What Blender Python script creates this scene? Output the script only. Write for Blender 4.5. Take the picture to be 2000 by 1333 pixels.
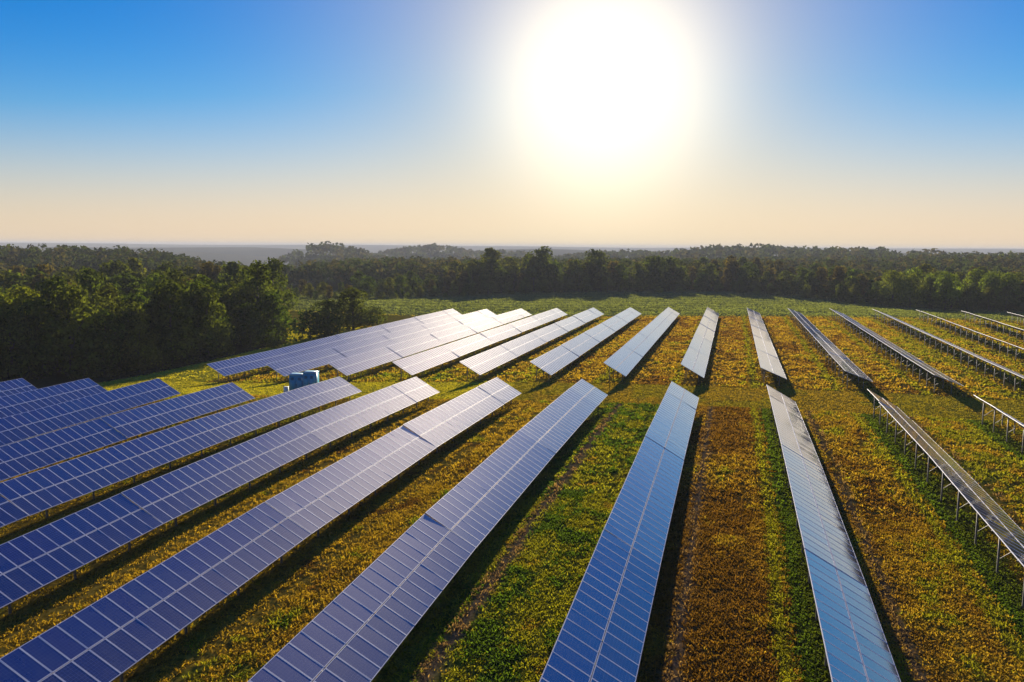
import bpy, math, random
import numpy as np
from mathutils import Vector, Matrix

for o in list(bpy.data.objects): bpy.data.objects.remove(o, do_unlink=True)
SC = bpy.context.scene
COL = SC.collection
R = math.radians
rng = np.random.default_rng(7)
random.seed(7)

# ------------------------------------------------------------------ camera
F = 1630.5                        # focal length in pixels of the 2000 px wide photograph
YAW, ROLL = 0.25735, R(0.4)
CAMZ = 21.3
PITCH = math.atan2(666.5 - 481.5, F)
_right = np.array([math.cos(YAW), math.sin(YAW), 0.0])
_fwd = np.array([-math.sin(YAW) * math.cos(PITCH), math.cos(YAW) * math.cos(PITCH), -math.sin(PITCH)])
_up = np.cross(_right, _fwd)
CR = _right * math.cos(ROLL) + _up * math.sin(ROLL)
CU = _up * math.cos(ROLL) - _right * math.sin(ROLL)
CF = _fwd
cd = bpy.data.cameras.new('camera')
cam = bpy.data.objects.new('camera', cd); COL.objects.link(cam)
cd.sensor_width = 36.0; cd.lens = F / 2000 * 36.0
cd.clip_start = 0.1; cd.clip_end = 60000
cam.matrix_world = Matrix(((CR[0], CU[0], -CF[0], 0), (CR[1], CU[1], -CF[1], 0), (CR[2], CU[2], -CF[2], CAMZ), (0, 0, 0, 1)))
SC.camera = cam

# ------------------------------------------------------------------ sun and sky
SUN_EL, SUN_AZ = R(10.8), R(-8.74)          # azimuth from +Y towards +X
SUN = np.array([math.sin(SUN_AZ) * math.cos(SUN_EL), math.cos(SUN_AZ) * math.cos(SUN_EL), math.sin(SUN_EL)])
w = bpy.data.worlds.new('World'); SC.world = w; w.use_nodes = True
nt = w.node_tree; nt.nodes.clear()
def N(tree, kind, **kw):
    n = tree.nodes.new(kind)
    for k, v in kw.items(): setattr(n, k, v)
    return n
def math_node(tree, op, a, b=None, clamp=False):
    n = N(tree, 'ShaderNodeMath', operation=op, use_clamp=clamp)
    for i, v in enumerate((a, b)):
        if v is None: continue
        if isinstance(v, (int, float)): n.inputs[i].default_value = v
        else: tree.links.new(v, n.inputs[i])
    return n.outputs[0]
def mix_rgb(tree, fac, a, b, blend='MIX'):
    n = N(tree, 'ShaderNodeMix', data_type='RGBA', blend_type=blend)
    for sock, v in ((n.inputs[0], fac), (n.inputs[6], a), (n.inputs[7], b)):
        if isinstance(v, (int, float)): sock.default_value = v
        elif isinstance(v, (tuple, list)): sock.default_value = (*v[:3], 1)
        else: tree.links.new(v, sock)
    return n.outputs[2]
sky = N(nt, 'ShaderNodeTexSky', sky_type='NISHITA')
sky.sun_disc = False
sky.sun_elevation = SUN_EL
sky.sun_rotation = SUN_AZ
sky.altitude = 0; sky.air_density = 1.0; sky.dust_density = 0.0; sky.ozone_density = 1.0
EXPO = 1.0
# the clear air is deepened towards blue channel by channel; the sun's aureole in the hazy air is added round its direction
STR = 0.10
sep = N(nt, 'ShaderNodeSeparateColor'); nt.links.new(sky.outputs[0], sep.inputs[0])
comb = N(nt, 'ShaderNodeCombineColor')
for i, (gm_, k_) in enumerate(((2.1, 0.69), (1.37, 0.75), (0.95, 1.27))):
    c_ = math_node(nt, 'MULTIPLY', math_node(nt, 'POWER', math_node(nt, 'MINIMUM', math_node(nt, 'MULTIPLY', sep.outputs[i], STR), 1.15), gm_), k_)
    if i == 0: c_ = math_node(nt, 'MAXIMUM', math_node(nt, 'MULTIPLY', math_node(nt, 'SUBTRACT', c_, 0.112), 1.4), 0.001)
    nt.links.new(c_, comb.inputs[i])
tcw = N(nt, 'ShaderNodeTexCoord')
vd = N(nt, 'ShaderNodeVectorMath', operation='DOT_PRODUCT'); nt.links.new(tcw.outputs['Generated'], vd.inputs[0]); vd.inputs[1].default_value = tuple(SUN)
theta = math_node(nt, 'MULTIPLY', math_node(nt, 'ARCCOSINE', math_node(nt, 'MINIMUM', vd.outputs['Value'], 0.999999)), 180 / math.pi)
def lobe(width, power, amp):
    q = math_node(nt, 'POWER', math_node(nt, 'DIVIDE', theta, width), power)
    return math_node(nt, 'MULTIPLY', math_node(nt, 'EXPONENT', math_node(nt, 'MULTIPLY', q, -1.0)), amp)
sxyz = N(nt, 'ShaderNodeSeparateXYZ'); nt.links.new(tcw.outputs['Generated'], sxyz.inputs[0])
elev = math_node(nt, 'MULTIPLY', math_node(nt, 'ARCSINE', math_node(nt, 'MAXIMUM', sxyz.outputs[2], 0.0)), 180 / math.pi)
low = math_node(nt, 'MULTIPLY', math_node(nt, 'EXPONENT', math_node(nt, 'MULTIPLY', math_node(nt, 'POWER', math_node(nt, 'DIVIDE', elev, 5.8), 1.6), -1.0)), 0.88)
tot = mix_rgb(nt, low, comb.outputs[0], (0.80, 0.65, 0.44))      # dusty air near the horizon
tot = mix_rgb(nt, math_node(nt, 'MULTIPLY', lobe(27.0, 2.0, 0.55), low), tot, (1.0, 0.84, 0.58))
tot = mix_rgb(nt, lobe(13.0, 1.6, 0.82), tot, (1.0, 0.82, 0.52))
aur1 = mix_rgb(nt, 1.0, (1.0, 0.91, 0.74), lobe(6.6, 2.2, 0.80), 'MULTIPLY')
tot = mix_rgb(nt, 1.0, tot, aur1, 'ADD')
tot = mix_rgb(nt, 1.0, tot, (2 ** -EXPO / STR,) * 3, 'MULTIPLY')
bg = N(nt, 'ShaderNodeBackground'); bg.inputs[1].default_value = STR
wo = N(nt, 'ShaderNodeOutputWorld')
nt.links.new(tot, bg.inputs[0])
nt.links.new(bg.outputs[0], wo.inputs[0])
sd = bpy.data.lights.new('sun', 'SUN'); sd.energy = 5.0; sd.angle = R(0.6); sd.color = (1.0, 0.86, 0.66)
sun = bpy.data.objects.new('sun', sd); COL.objects.link(sun)
sun.rotation_euler = Vector(SUN).to_track_quat('Z', 'Y').to_euler()
sun.location = (0, 0, 60)
SC.view_settings.view_transform = 'Standard'; SC.view_settings.look = 'None'
SC.view_settings.gamma = 1.0; SC.view_settings.use_curve_mapping = False
SC.view_settings.exposure = EXPO
SC.render.engine = 'CYCLES'
SC.cycles.use_denoising = True
SC.cycles.max_bounces = 6; SC.cycles.diffuse_bounces = 2; SC.cycles.glossy_bounces = 3
SC.cycles.transmission_bounces = 2; SC.cycles.volume_bounces = 1; SC.cycles.transparent_max_bounces = 4
SC.cycles.sample_clamp_indirect = 6.0

# ------------------------------------------------------------------ helpers
def ray(px, py):
    return CF + CR * (px - 1000) / F - CU * (py - 666.5) / F
def at(px, py, depth):
    return np.array([0, 0, CAMZ]) + ray(px, py) * depth
def az_of(px):
    v = ray(px, 483); return math.atan2(v[0], v[1])
def link(o, parent=None):
    COL.objects.link(o)
    if parent is not None: o.parent = parent
    return o
def tag(o, label=None, cat=None, group=None, kind=None):
    if label: o['label'] = label
    if cat: o['category'] = cat
    if group: o['group'] = group
    if kind: o['kind'] = kind
    return o
def empty(name, loc=(0, 0, 0)):
    o = bpy.data.objects.new(name, None); o.location = loc; o.empty_display_size = 0.3
    return link(o)
def fast_mesh(name, V, Fq, mats=(), midx=None, colors=None, smooth=False):
    """V (n,3), Fq (m,k) faces of one size"""
    V = np.ascontiguousarray(V, dtype=np.float32); Fq = np.ascontiguousarray(Fq, dtype=np.int32)
    me = bpy.data.meshes.new(name); m, k = Fq.shape
    me.vertices.add(len(V)); me.vertices.foreach_set('co', V.ravel())
    me.loops.add(m * k); me.loops.foreach_set('vertex_index', Fq.ravel())
    me.polygons.add(m); me.polygons.foreach_set('loop_start', np.arange(0, m * k, k, dtype=np.int32))
    for mt in mats: me.materials.append(mt)
    if midx is not None: me.polygons.foreach_set('material_index', np.asarray(midx, dtype=np.int32))
    if smooth: me.polygons.foreach_set('use_smooth', np.ones(m, dtype=bool))
    me.update(calc_edges=True)
    if colors is not None:
        a = me.color_attributes.new('tint', 'FLOAT_COLOR', 'POINT')
        c = np.ones((len(V), 4), dtype=np.float32); c[:, :3] = colors
        a.data.foreach_set('color', c.ravel())
    return me
class MB:
    """collects quads with a material index"""
    def __init__(s): s.v = []; s.f = []; s.m = []
    def quad(s, a, b, c, d, mi=0):
        n = len(s.v); s.v += [a, b, c, d]; s.f.append((n, n + 1, n + 2, n + 3)); s.m.append(mi)
    def hexa(s, p, mi=0):
        n = len(s.v); s.v += [tuple(q) for q in p]
        for f in ((0, 3, 2, 1), (4, 5, 6, 7), (0, 1, 5, 4), (1, 2, 6, 5), (2, 3, 7, 6), (3, 0, 4, 7)):
            s.f.append(tuple(n + i for i in f)); s.m.append(mi)
    def box(s, x0, x1, y0, y1, z0, z1, mi=0):
        s.hexa([(x0, y0, z0), (x1, y0, z0), (x1, y1, z0), (x0, y1, z0), (x0, y0, z1), (x1, y0, z1), (x1, y1, z1), (x0, y1, z1)], mi)
    def beam(s, a, b, wx, wy, mi=0, upv=(0, 1, 0)):
        a = np.array(a, float); b = np.array(b, float); d = b - a; d /= np.linalg.norm(d)
        u = np.array(upv, float); x = np.cross(d, u); x /= np.linalg.norm(x); y = np.cross(x, d)
        p = []
        for e in (a, b):
            for sx, sy in ((-1, -1), (1, -1), (1, 1), (-1, 1)): p.append(e + x * sx * wx / 2 + y * sy * wy / 2)
        s.hexa(p, mi)
    def mesh(s, name, mats): return fast_mesh(name, np.array(s.v), np.array(s.f), mats, s.m)

# ------------------------------------------------------------------ materials
def mat(name):
    m = bpy.data.materials.new(name); m.use_nodes = True
    t = m.node_tree; t.nodes.clear()
    out = N(t, 'ShaderNodeOutputMaterial')
    return m, t, out
def simple(name, col, rough=0.6, metal=0.0, noise=0.15, scale=3.0):
    m, t, out = mat(name)
    p = N(t, 'ShaderNodeBsdfPrincipled'); p.inputs['Roughness'].default_value = rough; p.inputs['Metallic'].default_value = metal
    tc = N(t, 'ShaderNodeTexCoord'); nz = N(t, 'ShaderNodeTexNoise'); nz.inputs['Scale'].default_value = scale; nz.inputs['Detail'].default_value = 5
    t.links.new(tc.outputs['Object'], nz.inputs['Vector'])
    mr = N(t, 'ShaderNodeMapRange'); mr.inputs[1].default_value = 0.3; mr.inputs[2].default_value = 0.7; mr.inputs[3].default_value = 1 - noise; mr.inputs[4].default_value = 1 + noise
    t.links.new(nz.outputs[0], mr.inputs[0])
    c = mix_rgb(t, 1.0, col, mr.outputs[0], 'MULTIPLY')
    t.links.new(c, p.inputs['Base Color'])
    t.links.new(p.outputs[0], out.inputs[0])
    return m
M_steel = simple('galvanised steel', (0.15, 0.145, 0.14), 0.65, 0.2)
M_frame = simple('anodised aluminium', (0.66, 0.68, 0.75), 0.6, 0.0, 0.06)
M_back = simple('panel back sheet', (0.55, 0.55, 0.54), 0.6, 0, 0.08)

def panel_glass(name, cells, c0=(0.006, 0.016, 0.15), c1=(0.008, 0.034, 0.14), c2=(0.026, 0.020, 0.13)):
    m, t, out = mat(name)
    oi = N(t, 'ShaderNodeObjectInfo')
    ramp = N(t, 'ShaderNodeValToRGB')
    e = ramp.color_ramp.elements
    e[0].position = 0.0; e[0].color = (*c0, 1)
    e[1].position = 1.0; e[1].color = (*c2, 1)
    x = ramp.color_ramp.elements.new(0.5); x.color = (*c1, 1)
    t.links.new(oi.outputs['Random'], ramp.inputs[0])
    col = ramp.outputs[0]
    tc = N(t, 'ShaderNodeTexCoord')
    if cells:
        sep = N(t, 'ShaderNodeSeparateXYZ'); t.links.new(tc.outputs['Object'], sep.inputs[0])
        # 6 x 12 cells of about 0.155 m with pale gaps
        fx = math_node(t, 'FRACT', math_node(t, 'MULTIPLY', math_node(t, 'ADD', sep.outputs[0], 0.93), 12 / 1.86))
        fy = math_node(t, 'FRACT', math_node(t, 'MULTIPLY', math_node(t, 'ADD', sep.outputs[1], 0.48), 6 / 0.96))
        gx = math_node(t, 'GREATER_THAN', math_node(t, 'ABSOLUTE', math_node(t, 'SUBTRACT', fx, 0.5)), 0.47)
        gy = math_node(t, 'GREATER_THAN', math_node(t, 'ABSOLUTE', math_node(t, 'SUBTRACT', fy, 0.5)), 0.47)
        g = math_node(t, 'MAXIMUM', gx, gy)
        col = mix_rgb(t, math_node(t, 'MULTIPLY', g, 0.35), col, (0.25, 0.27, 0.33))
    # thin uneven dust film
    nz = N(t, 'ShaderNodeTexNoise'); nz.inputs['Scale'].default_value = 1.3; nz.inputs['Detail'].default_value = 6
    ge = N(t, 'ShaderNodeNewGeometry'); t.links.new(ge.outputs['Position'], nz.inputs['Vector'])
    mr = N(t, 'ShaderNodeMapRange'); mr.inputs[1].default_value = 0.35; mr.inputs[2].default_value = 0.75; mr.inputs[3].default_value = 0.05; mr.inputs[4].default_value = 0.17
    t.links.new(nz.outputs[0], mr.inputs[0])
    col = mix_rgb(t, mr.outputs[0], col, (0.30, 0.27, 0.24))
    d = N(t, 'ShaderNodeBsdfDiffuse'); t.links.new(col, d.inputs[0])
    gl = N(t, 'ShaderNodeBsdfGlossy', distribution='BECKMANN'); gl.inputs['Color'].default_value = (1, 1, 1, 1)
    rr = N(t, 'ShaderNodeMapRange'); rr.inputs[3].default_value = 0.075; rr.inputs[4].default_value = 0.105
    t.links.new(oi.outputs['Random'], rr.inputs[0]); t.links.new(rr.outputs[0], gl.inputs['Roughness'])
    fr = N(t, 'ShaderNodeFresnel'); fr.inputs['IOR'].default_value = 2.0
    du = N(t, 'ShaderNodeBsdfGlossy', distribution='BECKMANN'); du.inputs['Color'].default_value = (1, .93, .86, 1); du.inputs['Roughness'].default_value = .47   # dust scattering low sun forward
    m0 = N(t, 'ShaderNodeMixShader'); m0.inputs[0].default_value = 0.036; t.links.new(d.outputs[0], m0.inputs[1]); t.links.new(du.outputs[0], m0.inputs[2])
    mx = N(t, 'ShaderNodeMixShader'); t.links.new(math_node(t, 'ADD', math_node(t, 'MULTIPLY', fr.outputs[0], 1.5), 0.05, True), mx.inputs[0]); t.links.new(m0.outputs[0], mx.inputs[1]); t.links.new(gl.outputs[0], mx.inputs[2])
    t.links.new(mx.outputs[0], out.inputs[0])
    return m
M_glass = panel_glass('photovoltaic glass', True)
M_glass_low = panel_glass('photovoltaic glass, dusty lower panels', True, (0.012, 0.014, 0.10), (0.020, 0.024, 0.085), (0.034, 0.022, 0.07))  # lower panels get darker, browner cell colours than the upper ones
M_glass_far = panel_glass('photovoltaic glass seen far', False)

def leaf_mat(name, base, var, trans=0.4, attr=False):
    m, t, out = mat(name)
    oi = N(t, 'ShaderNodeObjectInfo')
    at_ = N(t, 'ShaderNodeAttribute'); at_.attribute_name = 'tint'
    if attr:
        col = at_.outputs['Color']
    else:
        col = mix_rgb(t, oi.outputs['Random'], base, var)
        col = mix_rgb(t, 1.0, col, at_.outputs['Color'], 'MULTIPLY')
    d = N(t, 'ShaderNodeBsdfDiffuse'); tr = N(t, 'ShaderNodeBsdfTranslucent')
    t.links.new(col, d.inputs[0])
    tcol = mix_rgb(t, 1.0, col, (1.25, 1.15, 0.55), 'MULTIPLY')
    t.links.new(tcol, tr.inputs[0])
    mx = N(t, 'ShaderNodeMixShader'); mx.inputs[0].default_value = trans
    t.links.new(d.outputs[0], mx.inputs[1]); t.links.new(tr.outputs[0], mx.inputs[2])
    t.links.new(mx.outputs[0], out.inputs[0])
    return m
M_bark = simple('bark', (0.07, 0.055, 0.04), 0.9, 0, 0.3)

# ------------------------------------------------------------------ the lie of the land
ROWP, X9, HALFW, TILT = 10.956, -5.023, 1.887, R(29.5)
SEAM_H = 2.03
def row_x(r): return X9 + (r - 9) * ROWP
_c = [-19.226, -1.044, 7.015, -1.526, 2.158, -5.234, 0.244, -0.5, 0.454, -0.066, 0.341]
def seam_fit(x, y):
    X = x / 50.; Y = y / 100.; c = _c
    return c[0]+c[1]*X+c[2]*Y+c[3]*X*X+c[4]*X*Y+c[5]*Y*Y+c[6]*Y**3+c[7]*X*Y*Y+c[8]*X*X*Y+c[9]*X**3+c[10]*Y**4
ctl = []
for r in range(5, 13):
    for y in (24, 38, 52, 66, 80, 94, 110):
        x = row_x(r)
        if r == 5 and y < 44 or r >= 11 and y < 50 or r == 12 and y < 80: continue
        ctl.append((x, y, seam_fit(x, y) - SEAM_H))
for r in range(3, 14):
    for y in (119, 145, 175, 205, 245):
        x = row_x(r)
        fr = (y - 119) / 126.; z_ = seam_fit(x, 119) * (1 - fr) + seam_fit(x, 245) * fr
        ctl.append((x, y, z_ - SEAM_H))
for r in (14, 15, 16): ctl.append((row_x(r), 245, seam_fit(row_x(r), 245) - SEAM_H))
for r, y, z in ((4, 92.4, -18.45), (3, 92.4, -18.4), (2, 92.8, -18.9), (1, 92.8, -19.4), (4, 56, -18.75), (3, 66.6, -19.0), (2, 119, -20.6)):
    ctl.append((row_x(r), y, z - SEAM_H))
for p in ((-135, 100, -24), (-135, 150, -23), (-135, 210, -22), (-190, 300, -22), (-200, 120, -25), (-80, 20, -22.5), (-140, 20, -24),
          (90, 60, -21.5), (150, 150, -22.5), (210, 250, -22), (120, 200, -21.2), (0, -60, -22.5), (-140, -60, -24), (140, -60, -23), (60, 20, -21.5)):
    ctl.append(p)
for px, py, dp in ((560, 588, 330), (800, 583, 385), (1000, 576, 420), (1200, 572, 430), (1350, 572, 430), (1500, 575, 410), (1700, 597, 330), (1900, 609, 300), (2050, 613, 290)):
    q = at(px, py, dp); ctl.append((q[0], q[1], q[2] - CAMZ))
for px, z, dp in ((300, -27, 540), (700, -27, 560), (1000, -25, 560), (1300, -24, 560), (1700, -24, 520), (2050, -24, 500)):
    q = at(px, 483, dp); ctl.append((q[0], q[1], z))
ctl = np.array(ctl)
def _tps(d2): return np.where(d2 > 0, d2 * np.log(np.maximum(d2, 1e-12)), 0.0)
S_ = 100.0
cx = ctl[:, :2] / S_
K = _tps(((cx[:, None] - cx[None]) ** 2).sum(-1)) + np.eye(len(cx)) * 0.004
Pm = np.c_[np.ones(len(cx)), cx]
A = np.block([[K, Pm], [Pm.T, np.zeros((3, 3))]])
sol = np.linalg.solve(A, np.r_[ctl[:, 2], 0, 0, 0])
def near_h(x, y):
    p = np.stack([np.ravel(x), np.ravel(y)], -1) / S_; out = np.empty(len(p))
    for i in range(0, len(p), 20000):
        q = p[i:i + 20000]
        out[i:i + 20000] = _tps(((q[:, None] - cx[None]) ** 2).sum(-1)) @ sol[:-3] + sol[-3] + q @ sol[-2:]
    return out.reshape(np.shape(x))
def sstep(a, b, t):
    t = np.clip((t - a) / (b - a), 0, 1); return t * t * (3 - 2 * t)
HILLS = [  # px of the centre, distance, height of the top below the camera, half width across, half depth
    (40, 640, -17, 110, 130), (-250, 700, -17, 150, 150),
    (640, 1500, -12, 80, 220), (840, 2000, -13, 140, 250), (980, 1900, -24, 150, 250),
    (1250, 1500, -21, 160, 250), (1480, 1350, -11, 170, 250), (1700, 1150, -15, 150, 220), (1980, 950, -18, 170, 200), (2300, 900, -16, 200, 250),
    (330, 3300, -24, 260, 300), (520, 4200, -12, 420, 400), (150, 3900, -10, 420, 400), (1750, 3000, -8, 500, 400), (1050, 3600, -10, 500, 400)]
def far_h(x, y):
    r = np.hypot(x, y); az = np.arctan2(x, y)
    base = -25 - 40 * sstep(600, 1900, r) - 24 * np.exp(-((az - az_of(480)) / .075) ** 2) * sstep(440, 720, r)
    h = base
    for px, d, top, sa, sdp in HILLS:
        da = (az - az_of(px)) * d
        h = np.maximum(h, base + (top - base) * np.exp(-0.5 * (da / sa) ** 2 - 0.5 * ((r - d) / sdp) ** 2))
    h = h + (68 + 6 * np.sin(az * 9) + 4 * np.sin(az * 23 + 1)) * sstep(5200, 8200, r)
    return h
def ground(x, y):
    """height of the ground in world metres"""
    x = np.asarray(x, float); y = np.asarray(y, float)
    r = np.hypot(x, y)
    wgt = sstep(440, 620, r)
    near = near_h(np.clip(x, -330, 330), np.clip(y, -120, 600))
    return near * (1 - wgt) + far_h(x, y) * wgt + CAMZ
def gz(x, y): return float(ground(np.array([x]), np.array([y]))[0])
def on_ground(px, py, lo=40., hi=900.):
    """where the ray through a pixel meets the ground"""
    ds = np.linspace(lo, hi, 600); P = np.array([0, 0, CAMZ])[None] + ray(px, py)[None] * ds[:, None]
    below = P[:, 2] < ground(P[:, 0], P[:, 1])
    i = int(np.argmax(below)) if below.any() else len(ds) - 1
    return P[i]

# ------------------------------------------------------------------ what grows where
def vnoise(x, y, s, seed):
    """smooth value noise 0..1"""
    g = np.random.default_rng(seed).random((256, 256))
    u = x / s; v = y / s
    i = np.floor(u).astype(int); j = np.floor(v).astype(int); a = u - i; b = v - j
    a = a * a * (3 - 2 * a); b = b * b * (3 - 2 * b)
    i0, i1, j0, j1 = i % 256, (i + 1) % 256, j % 256, (j + 1) % 256
    return (g[i0, j0] * (1 - a) + g[i1, j0] * a) * (1 - b) + (g[i0, j1] * (1 - a) + g[i1, j1] * a) * b
def fbm(x, y, s, seed): return 0.5 * vnoise(x, y, s, seed) + 0.3 * vnoise(x, y, s * .45, seed + 1) + 0.2 * vnoise(x, y, s * .2, seed + 2)
ORANGE = np.array([0.36, 0.215, 0.026]); RUST = np.array([0.25, 0.135, 0.020]); GOLD = np.array([0.48, 0.325, 0.030])
YGREEN = np.array([0.34, 0.34, 0.02]); GREEN = np.array([0.105, 0.185, 0.016]); OLIVE = np.array([0.17, 0.16, 0.022]); TAN = np.array([0.34, 0.22, 0.10])
MEADOW = np.array([0.18, 0.22, 0.065])
def in_block(x, y):
    near = (y > 5) & (y < 101.5) & (x > -106)
    far = (y > 118.5) & (y < 245.8) & (x > row_x(2) - 3)
    return near, far
# share of (orange, gold, yellow-green, green) in the lane to the right of each row
LANE_NEAR = {9: (.68, .24, .08, 0), 10: (.45, .33, .22, 0), 8: (.02, .15, .38, .45), 7: (.25, .50, .15, .10), 6: (.12, .75, .1, .03), 11: (.12, .36, .47, .05), 12: (.10, .32, .53, .05)}
LANE_FAR = {9: (.6, .28, .12, 0), 10: (.55, .3, .15, 0), 8: (.5, .32, .18, 0), 7: (.35, .45, .2, 0), 11: (.32, .40, .28, 0), 12: (.2, .38, .42, 0), 13: (.12, .35, .5, .03)}
def veg(x, y):
    """colour and height of the growth at each point"""
    n = len(x)
    un = (x - X9) / ROWP + 9; lane = np.floor(un).astype(int); u = un - lane + .05 * (fbm(x, y * .6, 3.5, 91) - .5)
    near, far = in_block(x, y)
    n1 = fbm(x, y * 0.35, 5.0, 11); n2 = fbm(x, y * .7, 1.6, 23); n3 = fbm(x, y, 26., 31)
    wts = np.tile(np.array([.1, .45, .35, .1]), (n, 1))
    for tab, msk in ((LANE_NEAR, near), (LANE_FAR, far)):
        for k, v in tab.items():
            wts[msk & (lane == k)] = v
    wts = wts + 0.12 * (np.stack([n3, n1, 1 - n3, 1 - n1], -1) - .5)
    cum = np.cumsum(np.clip(wts, 0, None), 1); cum = cum / cum[:, -1:]
    q = np.clip((0.6 * n2 + 0.4 * n1 - .5) * 1.9 + .5 + (rng.random(n) - .5) * .18, 0, 0.999)
    idx = (q[:, None] > cum).sum(1).clip(0, 3)
    pal = np.stack([ORANGE, GOLD, YGREEN, GREEN])
    col = pal[idx]
    rust = (idx == 0) & (n1 < .47); col[rust] = RUST
    # the strip along the high side of a row is green, the drip line tan
    gs = near & (np.abs(u - .735) < .035) & (lane >= 9); col[gs] = YGREEN * (0.75 + .5 * n2[gs, None])
    gd = near & (u > .79) & (lane >= 9); col[gd] = (GREEN * .9 + OLIVE * .1) * (0.7 + .6 * n2[gd, None])
    ts = near & (np.abs(u - .285) < .03) & (lane >= 8); col[ts] = TAN
    gs = far & (np.abs(u - .77) < .05); col[gs] = YGREEN * .8
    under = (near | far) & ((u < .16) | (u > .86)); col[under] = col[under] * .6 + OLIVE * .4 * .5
    lines = (near | far) & (u > .2) & (u < .8)
    col[lines] = col[lines] * (1 - .22 * (np.sin(2 * np.pi * 9 * un[lines]) > .55) * (n3[lines] > .42))[:, None]      # drill lines along the rows
    hgt = np.where(near | far, .36 + .3 * (n2 - .5), .20)
    hgt = np.where((near | far) & ((u < .25) | (u > .80)), .3, hgt)
    road = ~(near | far)
    base = OLIVE * .35 + YGREEN * .35 + GOLD * .3
    rc = np.where((n1 > .52)[:, None], GOLD * .65 + OLIVE * .35, base[None])
    bright = (x < -30) & (y < 210); rc[bright] = (YGREEN * 1.1 + GOLD * .3) * (0.8 + .4 * n1[bright, None])  # yellow-green grass towards the wood, its sunlight painted in as a brighter tint
    col[road] = rc[road]
    md = road & (y > 246); mw = sstep(246, 254, y)[:, None]
    mc = MEADOW[None] * (0.85 + .3 * n3[:, None]) * (1 + .22 * np.sin(y * .35 + n3 * 5))[:, None]
    col = np.where((y > 246)[:, None], col * (1 - mw) + mc * mw, col)
    rr = np.hypot(x, y)
    fw = sstep(440, 500, rr)[:, None]
    fields = np.where((fbm(x, y, 420., 51) > .56)[:, None], np.array([.16, .15, .07])[None], np.array([.035, .05, .018])[None])
    col = col * (1 - fw) + fields * fw
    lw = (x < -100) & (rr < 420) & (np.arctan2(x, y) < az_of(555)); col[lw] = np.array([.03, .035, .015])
    return col, hgt

# ------------------------------------------------------------------ ground sheet
def axis(lo, hi, step, far, ratio=1.16):
    a = list(np.arange(lo, hi + step / 2, step)); s = step; v = a[-1]
    while v < far: s *= ratio; v += s; a.append(v)
    s = step; v = a[0]
    while v > -far: s *= ratio; v -= s; a.insert(0, v)
    return np.array(a)
gx = axis(-110, 110, 0.9, 9600); gy = axis(18, 256, 0.9, 9600)
GX, GY = np.meshgrid(gx, gy)
GZ = ground(GX, GY)
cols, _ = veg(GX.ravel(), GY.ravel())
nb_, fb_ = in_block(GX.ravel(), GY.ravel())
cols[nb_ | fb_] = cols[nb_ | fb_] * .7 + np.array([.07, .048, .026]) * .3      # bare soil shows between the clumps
rr_ = np.hypot(GX, GY)
GZ = GZ + np.where(rr_ < 420, 0.10 * (fbm(GX, GY, 1.8, 71) - .5), 0)
ny, nx = GX.shape
ii = np.arange(ny * nx).reshape(ny, nx)
quads = np.stack([ii[:-1, :-1], ii[:-1, 1:], ii[1:, 1:], ii[1:, :-1]], -1).reshape(-1, 4)
m, t, out = mat('soil and short grass')
p = N(t, 'ShaderNodeBsdfDiffuse'); p.inputs['Roughness'].default_value = 0.6
a_ = N(t, 'ShaderNodeAttribute'); a_.attribute_name = 'tint'
tc = N(t, 'ShaderNodeTexCoord')
nz = N(t, 'ShaderNodeTexNoise'); nz.inputs['Scale'].default_value = 2.6; nz.inputs['Detail'].default_value = 8; nz.inputs['Roughness'].default_value = .75
t.links.new(tc.outputs['Object'], nz.inputs['Vector'])
mr = N(t, 'ShaderNodeMapRange'); mr.inputs[1].default_value = .36; mr.inputs[2].default_value = .64; mr.inputs[3].default_value = .25; mr.inputs[4].default_value = 1.3
t.links.new(nz.outputs[0], mr.inputs[0])
t.links.new(mix_rgb(t, 1.0, a_.outputs['Color'], mr.outputs[0], 'MULTIPLY'), p.inputs['Color'])
bp = N(t, 'ShaderNodeBump'); bp.inputs['Strength'].default_value = .5; bp.inputs['Distance'].default_value = .12
t.links.new(nz.outputs[0], bp.inputs['Height']); t.links.new(bp.outputs[0], p.inputs['Normal'])
t.links.new(p.outputs[0], out.inputs[0])
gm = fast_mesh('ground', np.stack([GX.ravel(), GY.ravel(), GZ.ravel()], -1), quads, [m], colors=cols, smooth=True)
g_ob = link(bpy.data.objects.new('ground', gm)); tag(g_ob, 'rolling ground of the solar farm with grass lanes and meadow', 'ground', kind='structure')

# ------------------------------------------------------------------ solar tables
PITCH_M = 1.01
def panel_mesh():
    b = MB(); L, W, T, br = 1.862, 0.992, 0.05, 0.034    # x = up the slope, y = along the row
    x0, x1, y0, y1 = -L / 2, L / 2, -W / 2, W / 2
    xi0, xi1, yi0, yi1 = x0 + br, x1 - br, y0 + br, y1 - br
    zt, zg = 0.0, -0.006
    b.quad((xi0, yi0, zg), (xi1, yi0, zg), (xi1, yi1, zg), (xi0, yi1, zg), 0)
    o = [(x0, y0), (x1, y0), (x1, y1), (x0, y1)]; n = [(xi0, yi0), (xi1, yi0), (xi1, yi1), (xi0, yi1)]
    for k in range(4):
        j = (k + 1) % 4
        b.quad((*o[k], zt), (*o[j], zt), (*n[j], zt), (*n[k], zt), 1)
        b.quad((*n[k], zt), (*n[j], zt), (*n[j], zg), (*n[k], zg), 1)
        b.quad((*o[k], -T), (*o[j], -T), (*o[j], zt), (*o[k], zt), 1)
    b.quad((x0, y0, -T), (x0, y1, -T), (x1, y1, -T), (x1, y0, -T), 2)
    return b
PB = panel_mesh()
ME_PANEL = PB.mesh('solar_panel', [M_glass, M_frame, M_back])
ME_PANEL_LOW = PB.mesh('solar_panel', [M_glass_low, M_frame, M_back])
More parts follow.
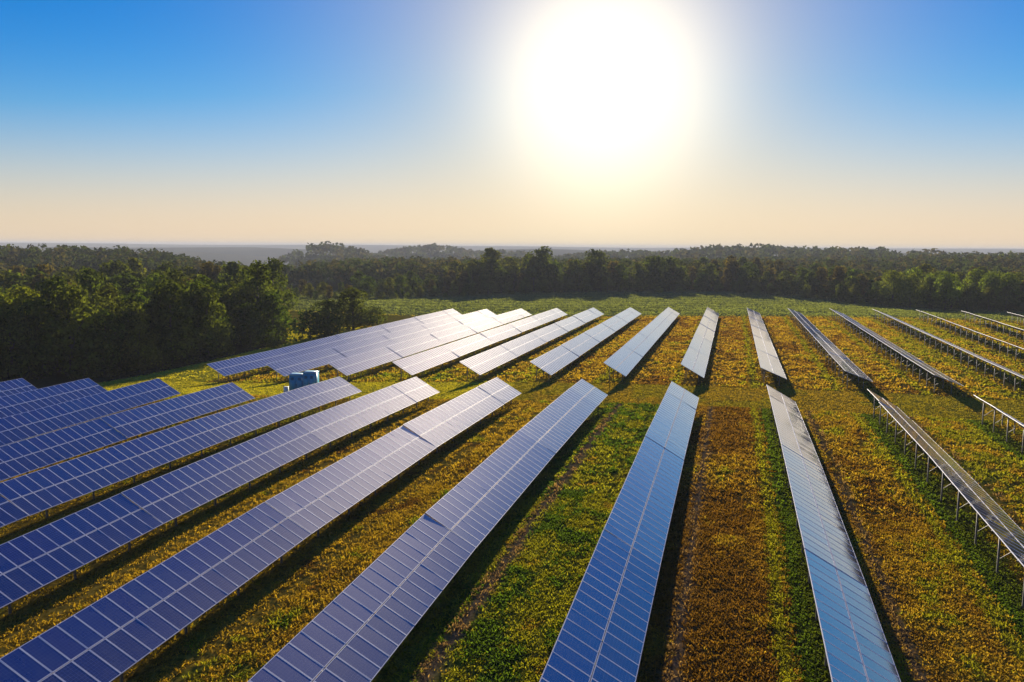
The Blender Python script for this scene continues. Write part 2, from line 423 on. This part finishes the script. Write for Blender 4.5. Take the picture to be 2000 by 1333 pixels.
def far_panels_mesh(n, name):
    V0 = np.array(PB.v); F0 = np.array(PB.f); M0 = np.array(PB.m); V = []; Fq = []; Mi = []
    k = 0
    for s in (-1, 1):
        for i in range(n):
            V.append(V0 + np.array([s * (HALFW / 2 + .006), (i - (n - 1) / 2) * PITCH_M, 0])); Fq.append(F0 + k * len(V0)); Mi.append(M0); k += 1
    return fast_mesh(name, np.vstack(V), np.vstack(Fq), [M_glass_far, M_frame, M_back], np.concatenate(Mi))
_mesh_cache = {}
def beam_mesh(name, a, b, wx, wy, upv=(0, 1, 0)):
    key = (name, tuple(np.round(a, 2)), tuple(np.round(b, 2)))
    if key not in _mesh_cache:
        q = MB(); q.beam(a, b, wx, wy, upv=upv); _mesh_cache[key] = q.mesh(name, [M_steel])
    return _mesh_cache[key]
def part(name, me, root, loc=(0, 0, 0), rot=None):
    o = bpy.data.objects.new(name, me); o.parent = root; o.location = loc
    if rot: o.rotation_euler = rot
    COL.objects.link(o); return o
trng = np.random.default_rng(5)
def solar_table(row, y0, n, detail, label, group, dtilt=0.0, dpitch=0.0):
    """n panels long, two panels high; the left edge is the high one"""
    L = n * PITCH_M; yc = y0 + L / 2; x = row_x(row)
    za, zb = gz(x, y0), gz(x, y0 + L)
    slope = math.atan2(zb - za, L)
    zc = (za + zb) / 2
    tilt = TILT + R(dtilt)
    root = empty('solar_table', (x, yc, zc))
    root.rotation_euler = (slope + R(dpitch), 0, 0)
    tag(root, label, 'solar panels', group)
    ct, st = math.cos(tilt), math.sin(tilt)
    # local plane axis: up the slope = (-ct, 0, st)
    def onp(u, v, off=0.0):  # u up the slope, v along the row, off along the normal
        return (-ct * u + st * off, v, SEAM_H + st * u + ct * off)
    if detail:
        for s in (-1, 1):
            for i in range(n):
                j = trng.normal(0, R(.14), 2)
                part('solar_panel', ME_PANEL if s > 0 else ME_PANEL_LOW, root, onp(s * (HALFW / 2 + .006), (i - (n - 1) / 2) * PITCH_M, 0), (j[0], tilt + j[1], 0.0))
    else:
        if n not in _mesh_cache: _mesh_cache[n] = far_panels_mesh(n, 'panel_rows')
        o = part('panel_rows', _mesh_cache[n], root, onp(0, 0), (0, tilt, 0)); o['kind'] = 'stuff'
    # purlins
    for u in (-1.5, -.45, .45, 1.5):
        part('purlin', beam_mesh('purlin', (0, -L / 2 + .05, 0), (0, L / 2 - .05, 0), .05, .08, (0, 0, 1)), root, onp(u, 0, -.085))
    ns = max(2, round(L / 4.7)); sp = L / ns
    for k in range(ns):
        v = -L / 2 + sp * (k + .5)
        part('rafter', beam_mesh('rafter', onp(-1.7, 0, -.17), onp(1.7, 0, -.17), .06, .09), root, (0, v, 0))
        for u in (1.15, -1.05):
            q = onp(u, 0, -.2); off = -.6
            part('post', beam_mesh('post', (q[0], 0, off), (q[0], 0, q[2]), .10, .13), root, (0, v, 0))
        a = onp(1.15, 0, 0); bq = onp(-.1, 0, -.2)
        part('brace', beam_mesh('brace', (a[0], 0, 1.0), (bq[0], 0, bq[2]), .05, .05), root, (0, v, 0))
    return root
ORD = ['zeroth', 'first', 'second', 'third', 'fourth', 'fifth', 'sixth', 'seventh', 'eighth', 'ninth', 'tenth', 'eleventh', 'twelfth', 'thirteenth', 'fourteenth', 'fifteenth', 'sixteenth', 'seventeenth']
T_N = 23; T_L = T_N * PITCH_M + .03
NEAR_Y = [23.2 + k * T_L for k in range(3)]     # ... up to 93
first_vis = {1: 2, 2: 2, 3: 1, 4: 1, 5: 0, 6: 0, 7: 0, 8: 0, 9: 0, 10: 0, 11: 1, 12: 2}
DT = {(8, 1): .8, (8, 0): -.5, (9, 0): -.3, (9, 1): .3, (9, 2): .6, (10, 0): .1, (10, 1): .2, (10, 2): .2, (11, 1): -1.5, (11, 2): -1.5, (7, 0): -.5, (7, 2): .6, (6, 2): .5}
DP = {(8, 0): .15, (8, 1): -.15, (9, 0): .08, (9, 1): -.05, (9, 2): -.12, (10, 0): -.03, (10, 1): -.05, (10, 2): -.05, (7, 0): .1, (7, 2): -.15, (6, 2): -.1}
for r in range(1, 13):
    stub = r >= 5
    for k in range(first_vis[r], 3):
        ordn = (3 - k) + (1 if stub else 0)
        solar_table(r, NEAR_Y[k], T_N, True, f'blue solar table in {ORD[r]} row from the wood, {ORD[ordn]} table before the grass track',
                    'solar tables before the grass track', DT.get((r, k), trng.normal(0, .35)), DP.get((r, k), trng.normal(0, .1)))
    if stub:
        solar_table(r, NEAR_Y[0] + 3 * T_L, 8, True, f'short eight-panel-long solar table ending {ORD[r]} row from the wood at grass track',
                    'short end tables at the grass track', trng.normal(.5, .3))
for r in range(2, 18):
    for k in range(6):
        y0 = 119 + k * T_L; n = T_N if k < 5 else 9
        if r >= 15 and k < 2 or r == 17 and k < 4: continue
        if r == 14 and k < 1: continue
        nm = f'pale solar table beyond grass track, {ORD[r - 1]} row from the wood, {ORD[k + 1]} along from track' if k < 5 else \
             f'short solar table at meadow end of {ORD[r - 1]} row from the wood beyond grass track'
        solar_table(r, y0, n, False, nm, 'solar tables beyond the grass track', trng.normal(0, .55 if r < 7 else .25) + (0 if r < 10 else -7 if r == 10 else -9.5), trng.normal(-.1, .08))

# ------------------------------------------------------------------ growth in the lanes
def blades(P, H, Cc, nb, name, spread, width, lean, mat_, label, cat):
    """nb leaf quads on each point: a two-triangle blade leaning out"""
    n = len(P); tot = n * nb
    base = np.repeat(P, nb, 0); h = np.repeat(H, nb) * rng.uniform(.55, 1.25, tot)
    ang = rng.uniform(0, 2 * np.pi, tot); rad = np.sqrt(rng.random(tot)) * np.repeat(spread, nb)
    base = base + np.stack([np.cos(ang) * rad, np.sin(ang) * rad, np.full(tot, -.03)], -1)
    la = rng.uniform(0, 2 * np.pi, tot); ln = rng.uniform(.2, 1, tot) * lean
    d = np.stack([np.cos(la) * np.sin(ln), np.sin(la) * np.sin(ln), np.cos(ln)], -1)
    sa = la + np.pi / 2 + rng.normal(0, .5, tot)
    s = np.stack([np.cos(sa), np.sin(sa), np.zeros(tot)], -1) * (np.repeat(width, nb) * rng.uniform(.6, 1.3, tot))[:, None] / 2
    mid = base + d * (h * .55)[:, None]; tip = base + d * h[:, None] + np.stack([np.cos(la), np.sin(la), -np.full(tot, .4)], -1) * (h * .22)[:, None]
    V = np.stack([base - s * .3, mid + s, tip, mid - s], 1).reshape(-1, 3)
    Fq = np.arange(tot * 4).reshape(-1, 4)
    c = np.repeat(Cc * rng.uniform(.74, 1.2, n)[:, None], nb, 0) * rng.uniform(.8, 1.2, tot)[:, None]
    me = fast_mesh(name, V, Fq, [mat_], colors=np.repeat(c, 4, 0))
    o = link(bpy.data.objects.new(name, me)); tag(o, label, cat, kind='stuff'); return o
M_grass = leaf_mat('grass blades', None, None, .5, attr=True)
def scatter(n, ylo, yhi):
    """points in the part of the ground the camera faces, with a margin"""
    y = np.sqrt(rng.uniform(ylo ** 2, yhi ** 2, n)); a = rng.uniform(az_of(-140), az_of(2140), n)
    return np.tan(a) * y, y
def lane_growth(n, ylo, yhi):
    x, y = scatter(n, ylo, yhi)
    near, far = in_block(x, y)
    c, h = veg(x, y)
    un = (x - X9) / ROWP; u = un - np.floor(un)
    keep = (near | far) & ~(((u < .13) | (u > .90)) & (rng.random(len(x)) < .6)) & ~((near | far) & (np.abs(u - .285) < .02))
    ln_ = np.floor(un).astype(int) + 9; wob = u + .02 * (fbm(x, y * .5, 4., 131) - .5)
    keep &= ~(near & np.isin(ln_, (6, 7, 8)) & (np.abs(np.sin(np.pi * wob * 6)) < .30) & (rng.random(len(x)) < .8))
    keep |= ~(near | far) & (y < 119) & (x > -100)
    keep |= ~(near | far) & (y >= 119) & (y < 215) & (x < row_x(2)) & (x > -118)
    x, y, c, h = x[keep], y[keep], c[keep], h[keep]
    return np.stack([x, y, ground(x, y)], -1), c, h
for n_, y0_, y1_, hk, wk, nb_k, where in ((60000, 24, 62, .60, .060, 8, 'foreground'), (56000, 62, 119, .80, .10, 6, 'middle')):
    P, c, h = lane_growth(n_, y0_, y1_)
    green = (c[:, 1] > c[:, 0] * 1.02); dry = ~green
    blades(P[dry], h[dry] * hk, c[dry], nb_k, 'dry_grass', np.full(dry.sum(), .28), np.full(dry.sum(), wk), 1.2, M_grass, 'dry golden and rust grass between the blue solar tables, ' + ('away from the grass track' if y0_ < 50 else 'next to the grass track'), 'grass')
    blades(P[green], h[green] * hk, c[green], nb_k, 'green_weeds', np.full(green.sum(), .28), np.full(green.sum(), wk * 1.45), 1.25, M_grass, 'leafy green and yellow weeds between the blue solar tables, ' + ('away from the grass track' if y0_ < 50 else 'next to the grass track'), 'weeds')
P, c, h = lane_growth(52000, 119, 246)
blades(P, h * 1.0, c, 5, 'tall_grass', np.full(len(P), .6), np.full(len(P), .26), 1.0, M_grass, 'tall golden grass in the lanes between the pale solar tables', 'grass')

x, y = scatter(42000, 247, 430)
c, h = veg(x, y)
kp = np.hypot(x, y) < 440
x, y, c = x[kp], y[kp], c[kp]
blades(np.stack([x, y, ground(x, y)], -1), np.full(len(x), .42), c, 4, 'meadow_grass', np.full(len(x), 1.1), np.full(len(x), .42), 1.0, M_grass, 'pale green grass of the meadow between the pale rows and the tree line', 'grass')

# ------------------------------------------------------------------ trees
def leaf_cards(C, Nn, size, rg):
    """one bent card per centre, facing roughly along Nn"""
    n = len(C)
    nn = Nn + rg.normal(0, .42, (n, 3)); nn /= np.linalg.norm(nn, axis=1)[:, None]
    a = rg.normal(0, 1, (n, 3)); a -= nn * (a * nn).sum(1)[:, None]; a /= np.linalg.norm(a, axis=1)[:, None]
    b = np.cross(nn, a); s = (size * rg.uniform(.6, 1.4, n))[:, None]
    V = np.stack([C - a * s * .6, C + b * s * .42 - nn * s * .08, C + a * s * .6, C - b * s * .42 - nn * s * .08], 1)
    return V.reshape(-1, 3)
def tree_meshes(seed, H, W, ncards, size, mat_leaf, base_frac=.03):
    rg = np.random.default_rng(seed)
    lobes = []
    nl = 12
    for i in range(nl):
        tt = (i + .5) / nl
        z = H * (base_frac + .08 + (0.80 - base_frac) * tt)
        rad_here = W / 2 * math.sin(math.pi * min(1, (.30 + .62 * tt))) ** .8
        a = i * 2.4 + rg.uniform(-.5, .5); rr = rad_here * rg.uniform(.25, .72)
        lr = W * rg.uniform(.19, .30) * (1.1 - .3 * tt)
        lobes.append((math.cos(a) * rr, math.sin(a) * rr, z, lr))
    lobes.append((rg.uniform(-.3, .3), rg.uniform(-.3, .3), H * .88, W * .17))
    lob = np.array(lobes)
    wl = lob[:, 3] ** 2; pick = rg.choice(len(lob), ncards, p=wl / wl.sum())
    d = rg.normal(0, 1, (ncards, 3)); d[:, 2] += .25; d /= np.linalg.norm(d, axis=1)[:, None]
    rad = lob[pick, 3] * (1 - .45 * rg.random(ncards) ** 2) * (1 + rg.normal(0, .08, ncards))
    C = lob[pick, :3] + d * rad[:, None] * np.array([1.0, 1.0, .85])
    C[:, 2] = np.maximum(C[:, 2], H * base_frac * .6)
    V = leaf_cards(C, d, size, rg)
    tint = np.repeat(rg.uniform(.65, 1.3, ncards) * rg.uniform(.6, 1.35, len(lob))[pick], 4)
    colr = np.stack([tint * rg.uniform(.95, 1.1), tint, tint * .9], -1)
    crown = fast_mesh('crown', V, np.arange(ncards * 4).reshape(-1, 4), [mat_leaf], colors=colr)
    # trunk and limbs: tapered six-sided tubes
    tv = []; tf = []
    def tube(pts, rads):
        n0 = len(tv)
        for p_, r_ in zip(pts, rads):
            for k in range(6): tv.append((p_[0] + r_ * math.cos(k * math.pi / 3), p_[1] + r_ * math.sin(k * math.pi / 3), p_[2]))
        for i in range(len(pts) - 1):
            for k in range(6):
                tf.append((n0 + i * 6 + k, n0 + i * 6 + (k + 1) % 6, n0 + (i + 1) * 6 + (k + 1) % 6, n0 + (i + 1) * 6 + k))
    R0 = H * .020
    tube([(0, 0, -.6), (.1, 0, H * .2), (-.1, .1, H * .45), (0, 0, H * .8)], [R0 * 1.3, R0, R0 * .7, R0 * .2])
    for q in lob[::2]:
        tube([(0, 0, q[2] * .55), (q[0] * .5, q[1] * .5, q[2] * .8), (q[0] * .9, q[1] * .9, q[2])], [R0 * .5, R0 * .35, R0 * .12])
    trunk = fast_mesh('trunk', np.array(tv), np.array(tf), [M_bark], smooth=True)
    return crown, trunk
ML_dark = leaf_mat('oak leaves', (0.050, 0.092, 0.012), (0.105, 0.125, 0.018), .5)
ML_yel = leaf_mat('pale and sunlit-tinted leaves', (0.13, 0.19, 0.016), (0.17, 0.20, 0.020), .5)  # sunlight on tree crowns painted into the leaf colour; also the pale bushes
ML_brn = leaf_mat('beech leaves', (0.10, 0.092, 0.022), (0.125, 0.105, 0.026), .45)
KINDS = {
    'dark': [tree_meshes(100 + i, h, wd, 3000, .62, ML_dark) for i, (h, wd) in enumerate(((15, 13), (16, 11.5), (14, 14), (17, 12.5)))],
    'yellow': [tree_meshes(200 + i, h, wd, 3000, .55, ML_yel) for i, (h, wd) in enumerate(((14, 11.5), (13, 12)))],
    'brown': [tree_meshes(300 + i, h, wd, 2600, .62, ML_brn) for i, (h, wd) in enumerate(((15, 10), (16.5, 9)))],
    'fardark': [tree_meshes(400 + i, h, wd, 1300, .95, ML_dark) for i, (h, wd) in enumerate(((15, 13), (16, 11.5), (14, 14)))],
    'farbrown': [tree_meshes(500 + i, h, wd, 1300, .95, ML_brn) for i, (h, wd) in enumerate(((15, 10), (16.5, 9)))],
    'bush': [tree_meshes(600 + i, 5, 7, 900, .42, ML_yel, .02) for i in range(2)],
    'darkbush': [tree_meshes(650 + i, 5, 7.5, 900, .45, ML_dark, .02) for i in range(2)],
}
def plant(kind, x, y, scale, label, cat='tree', group=None, name='broadleaf_tree', sxy=1.0, var=None):
    ms = KINDS[kind]; crown, trunk = ms[random.randrange(len(ms)) if var is None else var]
    root = empty(name, (x, y, gz(x, y)))
    root.rotation_euler = (0, 0, random.uniform(0, 6.28)); root.scale = (scale * sxy, scale * sxy, scale)
    tag(root, label, cat, group)
    part('crown', crown, root); part('trunk', trunk, root)
    return root
rt = random.Random(3)
def size_word(sc): return 'low' if sc < .78 else 'mid-sized' if sc < .92 else 'tall'
def wood_label(kind, px, layer, sc):
    tone = {'dark': 'dark green', 'yellow': 'bright yellow-green', 'brown': 'brownish', 'fardark': 'dark green', 'farbrown': 'brownish'}[kind]
    where = 'behind the first blue rows' if px < 180 else 'by the grass track end' if px < 400 else 'beside the first pale row'
    rank = ('on front edge of wood', 'in second rank of wood', 'in third rank of wood', 'in fourth rank of wood')[layer] if layer < 4 else 'deep in the wood' if layer < 7 else 'far back in wood'
    return f'{size_word(sc)} {tone} tree {rank} {where}'
def belt_label(kind, px, layer, sc):
    tone = {'dark': 'dark green', 'yellow': 'sunlit yellow-green', 'fardark': 'dark green', 'farbrown': 'brownish'}[kind]
    where = 'past the rounded meadow tree' if px < 760 else 'behind the widest meadow part' if px < 1350 else 'where the meadow narrows' if px < 1700 else 'past the last pale rows'
    rank = ('fronting the far tree line', 'second in far tree line', 'inside far tree belt', 'inside far tree belt', 'at back of far belt', 'at back of far belt')[layer]
    return f'{size_word(sc)} {tone} tree {rank} {where}'
# the wood beside the first rows: front edge given by where its foot shows
edge = [(-120, 770), (0, 752), (120, 747), (280, 733), (400, 707), (490, 680), (575, 667)]
EP = np.array([on_ground(px, py)[:2] for px, py in edge])
EA = np.array([e[0] for e in edge])
for layer, (back, step) in enumerate(((5, 62), (13, 66), (23, 64), (35, 62), (50, 60), (68, 56), (90, 52), (116, 48), (146, 46), (180, 44))):
    px = -110 + (layer % 2) * 25
    while px < 560 - layer * 2:
        q = np.array([np.interp(px, EA, EP[:, 0]), np.interp(px, EA, EP[:, 1])])
        dq = q / np.linalg.norm(q); d = np.linalg.norm(q) + back + rt.uniform(-3, 3)
        x, y = dq * d
        sc = rt.uniform(.70, 1.12)
        if px < 160 and 3 <= layer <= 6: sc *= .82
        if layer == 0 and px > 240: sc *= .85
        kind = 'dark'
        u = rt.random()
        if px < 140 and layer in (1, 2) : kind = 'yellow' if u < .8 else 'dark'; sc = max(sc, .98)
        elif layer >= 1 and u < .26: kind = 'yellow'
        elif layer >= 2 and u < .38: kind = 'brown'
        if layer > 5: kind = {'dark': 'fardark', 'brown': 'farbrown', 'yellow': 'fardark'}[kind]
        lab = wood_label(kind, px, layer, sc)
        plant(kind, x, y, sc, lab, group='trees of the wood')
        px += step * rt.uniform(.8, 1.2)
# low growth along the foot of the wood
for px, py in ((175, 742), (215, 738), (270, 730), (330, 722), (455, 697), (500, 680), (540, 682)):
    q = on_ground(px, py); plant('darkbush', q[0] - 2, q[1] + 1, rt.uniform(.5, .8), 'low dark shrub at the foot of the wood by the grass', 'shrub', 'shrubs at the foot of the wood', 'shrub')
# the lone dark trees at the corner of the meadow
for px, py, kind, s, wide, lab in ((690, 646, 'dark', .72, 1.35, 'broad rounded dark tree standing out into the meadow beside the pale rows'), (640, 656, 'dark', .58, 1.5, 'lower broad dark tree between the wood and the rounded meadow tree'),
                                   (606, 664, 'darkbush', 1.35, 1.2, 'dark shrub under the trees where wood meets meadow'), (728, 640, 'darkbush', 1.1, 1.1, 'small dark shrub leaning against the rounded meadow tree')):
    q = on_ground(px, py); plant(kind, q[0], q[1], s, lab, 'tree' if kind == 'dark' else 'shrub', None, 'broadleaf_tree' if kind == 'dark' else 'shrub', wide)
# the tree line behind the meadow
line = [(500, 592), (640, 588), (800, 583), (1000, 577), (1200, 573), (1350, 572), (1480, 575), (1600, 586), (1700, 597), (1800, 604), (1900, 609), (2100, 614)]
ldp = [330, 345, 385, 420, 430, 430, 414, 365, 330, 312, 300, 288]
LX = [l[0] for l in line]
for layer, (back, step) in enumerate(((3, 36), (13, 38), (26, 38), (44, 38), (70, 38), (105, 38))):
    px = 500 + (layer % 2) * 17
    while px < 2090:
        q = at(px, 483, float(np.interp(px, LX, ldp)) + back + rt.uniform(-3, 3))
        if px < 760 and layer > 3: px += 40; continue
        sc = rt.uniform(.64, 1.12) * (.52 if px < 700 else .72 if px < 860 else 1.16 if px < 1480 else .95)
        sc *= (.55, .78, 1.0, 1.0, 1.0, 1.0)[layer]
        u = rt.random()
        kind = 'fardark' if layer else 'dark'
        if u < .25 and layer: kind = 'farbrown'
        if px > 1740 and layer < 3 and u > .5: kind = 'yellow'; sc = max(sc, .9) * 1.12
        lab = belt_label(kind, px, layer, sc)
        plant(kind, q[0], q[1], sc, lab, group='trees of the far belt')
        px += step * rt.uniform(.8, 1.25)
for px, d, s, lab in ((960, 455, 1.52, 'tall rounded dark tree topping the tree line behind the meadow'), (1057, 460, 1.68, 'slender dark tree, tallest of the tree line behind the meadow'),
                      (1170, 456, 1.56, 'tall spreading tree in the tree line just below the sun')):
    q = at(px, 483, d); plant('fardark', q[0], q[1], s, lab)
# bushes at the foot of the tree line
for px in (745, 770, 795, 870, 905, 1290, 1330, 1480, 1525, 1690, 1750):
    q = at(px, 483, float(np.interp(px, LX, ldp)) - 4)
    plant('bush', q[0], q[1], rt.uniform(.45, .8), 'pale green bush at the foot of the tree line by the meadow', 'bush', 'bushes at the foot of the tree line', 'bush')

# woodland on the far slopes, one mass
def far_wood():
    rg = np.random.default_rng(77); VV = []; CC = []
    for n, r0, r1, hgt, wid, nc, sz in ((1500, 500, 700, 15, 10, 46, 2.3), (1700, 700, 1000, 15, 12, 36, 3.0), (3600, 1000, 2300, 17, 17, 26, 5.0)):
        r = np.sqrt(rg.uniform(r0 ** 2, r1 ** 2, n)); a = rg.uniform(az_of(-160), az_of(2160), n)
        x, y = r * np.sin(a), r * np.cos(a); z = ground(x, y)
        keep = ((z > CAMZ - 46) | (rg.random(n) < .12)) 
        keep &= ~((r < 450) & (a < az_of(520)) & (a > az_of(560)))
        x, y, z = x[keep], y[keep], z[keep]; k = len(x)
        s = rg.uniform(.7, 1.15, k)
        d = rg.normal(0, 1, (k, nc, 3)); d[..., 2] = np.abs(d[..., 2]) * 1.1 - .25; d /= np.linalg.norm(d, axis=-1)[..., None]
        C = np.stack([x, y, z], -1)[:, None] + (d * np.array([wid / 2, wid / 2, hgt * .5]) * rg.uniform(.75, 1.08, (k, nc, 1)) + np.array([0, 0, hgt * .48])) * s[:, None, None]
        V = leaf_cards(C.reshape(-1, 3), d.reshape(-1, 3), sz, rg); VV.append(V)
        base = np.where((rg.random(k) < .3)[:, None], np.array([[.085, .080, .026]]), np.array([[.055, .078, .020]])) * rg.uniform(.7, 1.3, (k, 1))
        CC.append(np.repeat(base, nc * 4, 0) * np.repeat(rg.uniform(.8, 1.2, k * nc), 4)[:, None])
    V = np.vstack(VV); me = fast_mesh('woodland', V, np.arange(len(V)).reshape(-1, 4), [leaf_mat('far leaves', None, None, .3, attr=True)], colors=np.vstack(CC))
    o = link(bpy.data.objects.new('woodland', me)); tag(o, 'hazy woodland covering the far slopes behind the tree line', 'woodland', kind='stuff')
far_wood()

# ------------------------------------------------------------------ cabinets on the grass track
M_blue = simple('blue sheet metal', (0.06, 0.33, 0.47), 0.4, 0.0, .08)
M_blue2 = simple('pale blue roof sheet', (0.30, 0.52, 0.60), 0.4, 0.0, .06)
M_dark = simple('dark vent', (0.03, 0.06, 0.09), 0.6)
M_conc = simple('concrete', (0.36, 0.35, 0.33), 0.85)
M_white = simple('white painted metal', (0.78, 0.80, 0.80), 0.45)
def cabinet(x, y, sx, sy, sz, label):
    root = empty('equipment_cabinet', (x, y, gz(x, y) + .14)); tag(root, label, 'cabinet', 'blue cabinets on the grass track'); root.rotation_euler = (0, 0, R(8))
    def bx(name, m_, *a):
        b = MB(); b.box(*a); return part(name, b.mesh(name, [m_]), root)
    bx('base', M_dark, -sx / 2 + .05, sx / 2 - .05, -sy / 2 + .05, sy / 2 - .05, 0, .12)
    bx('body', M_blue, -sx / 2, sx / 2, -sy / 2, sy / 2, .12, sz - .1)
    bx('roof', M_blue2, -sx / 2 - .06, sx / 2 + .06, -sy / 2 - .06, sy / 2 + .06, sz - .097, sz)
    hw = sx / 2 - .06
    for s in (-1, 1):
        d = bx('door', M_blue, min(s * .015, s * hw), max(s * .015, s * hw), -sy / 2 - .03, -sy / 2 - .003, .2, sz - .2)
        b = MB(); b.box(s * .1 - .02, s * .1 + .02, -sy / 2 - .07, -sy / 2 - .032, sz * .45, sz * .45 + .22)
        h_ = bpy.data.objects.new('handle', b.mesh('handle', [M_dark])); h_.parent = d; COL.objects.link(h_)
        for k in range(5):
            bx('vent_slat', M_dark, s * hw * .55 - .22, s * hw * .55 + .22, -sy / 2 - .05, -sy / 2 - .033, sz * .72 + k * .08, sz * .72 + k * .08 + .045)
    return root
cq = at(592, 758, 117.)
pad = empty('concrete_pad', (cq[0], cq[1], gz(cq[0], cq[1])))
b = MB(); b.box(-2.9, 2.6, -1.5, 1.5, -.6, .13); part('slab', b.mesh('slab', [M_conc]), pad); tag(pad, 'low concrete pad under the two blue cabinets', 'pad')
cabinet(cq[0] - .75, cq[1], 1.95, 1.7, 2.75, 'lower wider blue cabinet on the concrete pad by the grass track')
cabinet(cq[0] + 1.2, cq[1] + .1, 1.7, 1.7, 3.1, 'taller narrower blue cabinet on the concrete pad by the grass track')
wb = empty('meter_box', (cq[0] - 2.3, cq[1] - .6, gz(cq[0] - 2.3, cq[1] - .6) + .13)); tag(wb, 'small white meter box on the pad beside the lower cabinet', 'meter box')
for nm, m_, a in (('body', M_white, (-.3, .3, -.2, .2, 0, .9)), ('lid', M_white, (-.34, .34, -.24, .24, .903, .96)), ('door', M_white, (-.25, .25, -.225, -.203, .1, .82))):
    b = MB(); b.box(*a); part(nm, b.mesh(nm, [m_]), wb)

# ------------------------------------------------------------------ haze
hz = MB(); zlo = float(GZ.min()) - 1.5; zhi = max(float(GZ.max()) + 3, CAMZ + 14)
hz.box(-9900, 9900, -9900, 9900, zlo, zhi)
m, t, out = mat('haze')
v = N(t, 'ShaderNodeVolumePrincipled'); v.inputs['Color'].default_value = (0.64, 0.69, 0.78, 1); v.inputs['Density'].default_value = 1.6e-4; v.inputs['Anisotropy'].default_value = 0.0
t.links.new(v.outputs[0], out.inputs['Volume'])
ho = link(bpy.data.objects.new('haze', hz.mesh('haze', [m]))); tag(ho, 'thin pale haze over the far valley and hills', 'haze', kind='stuff')
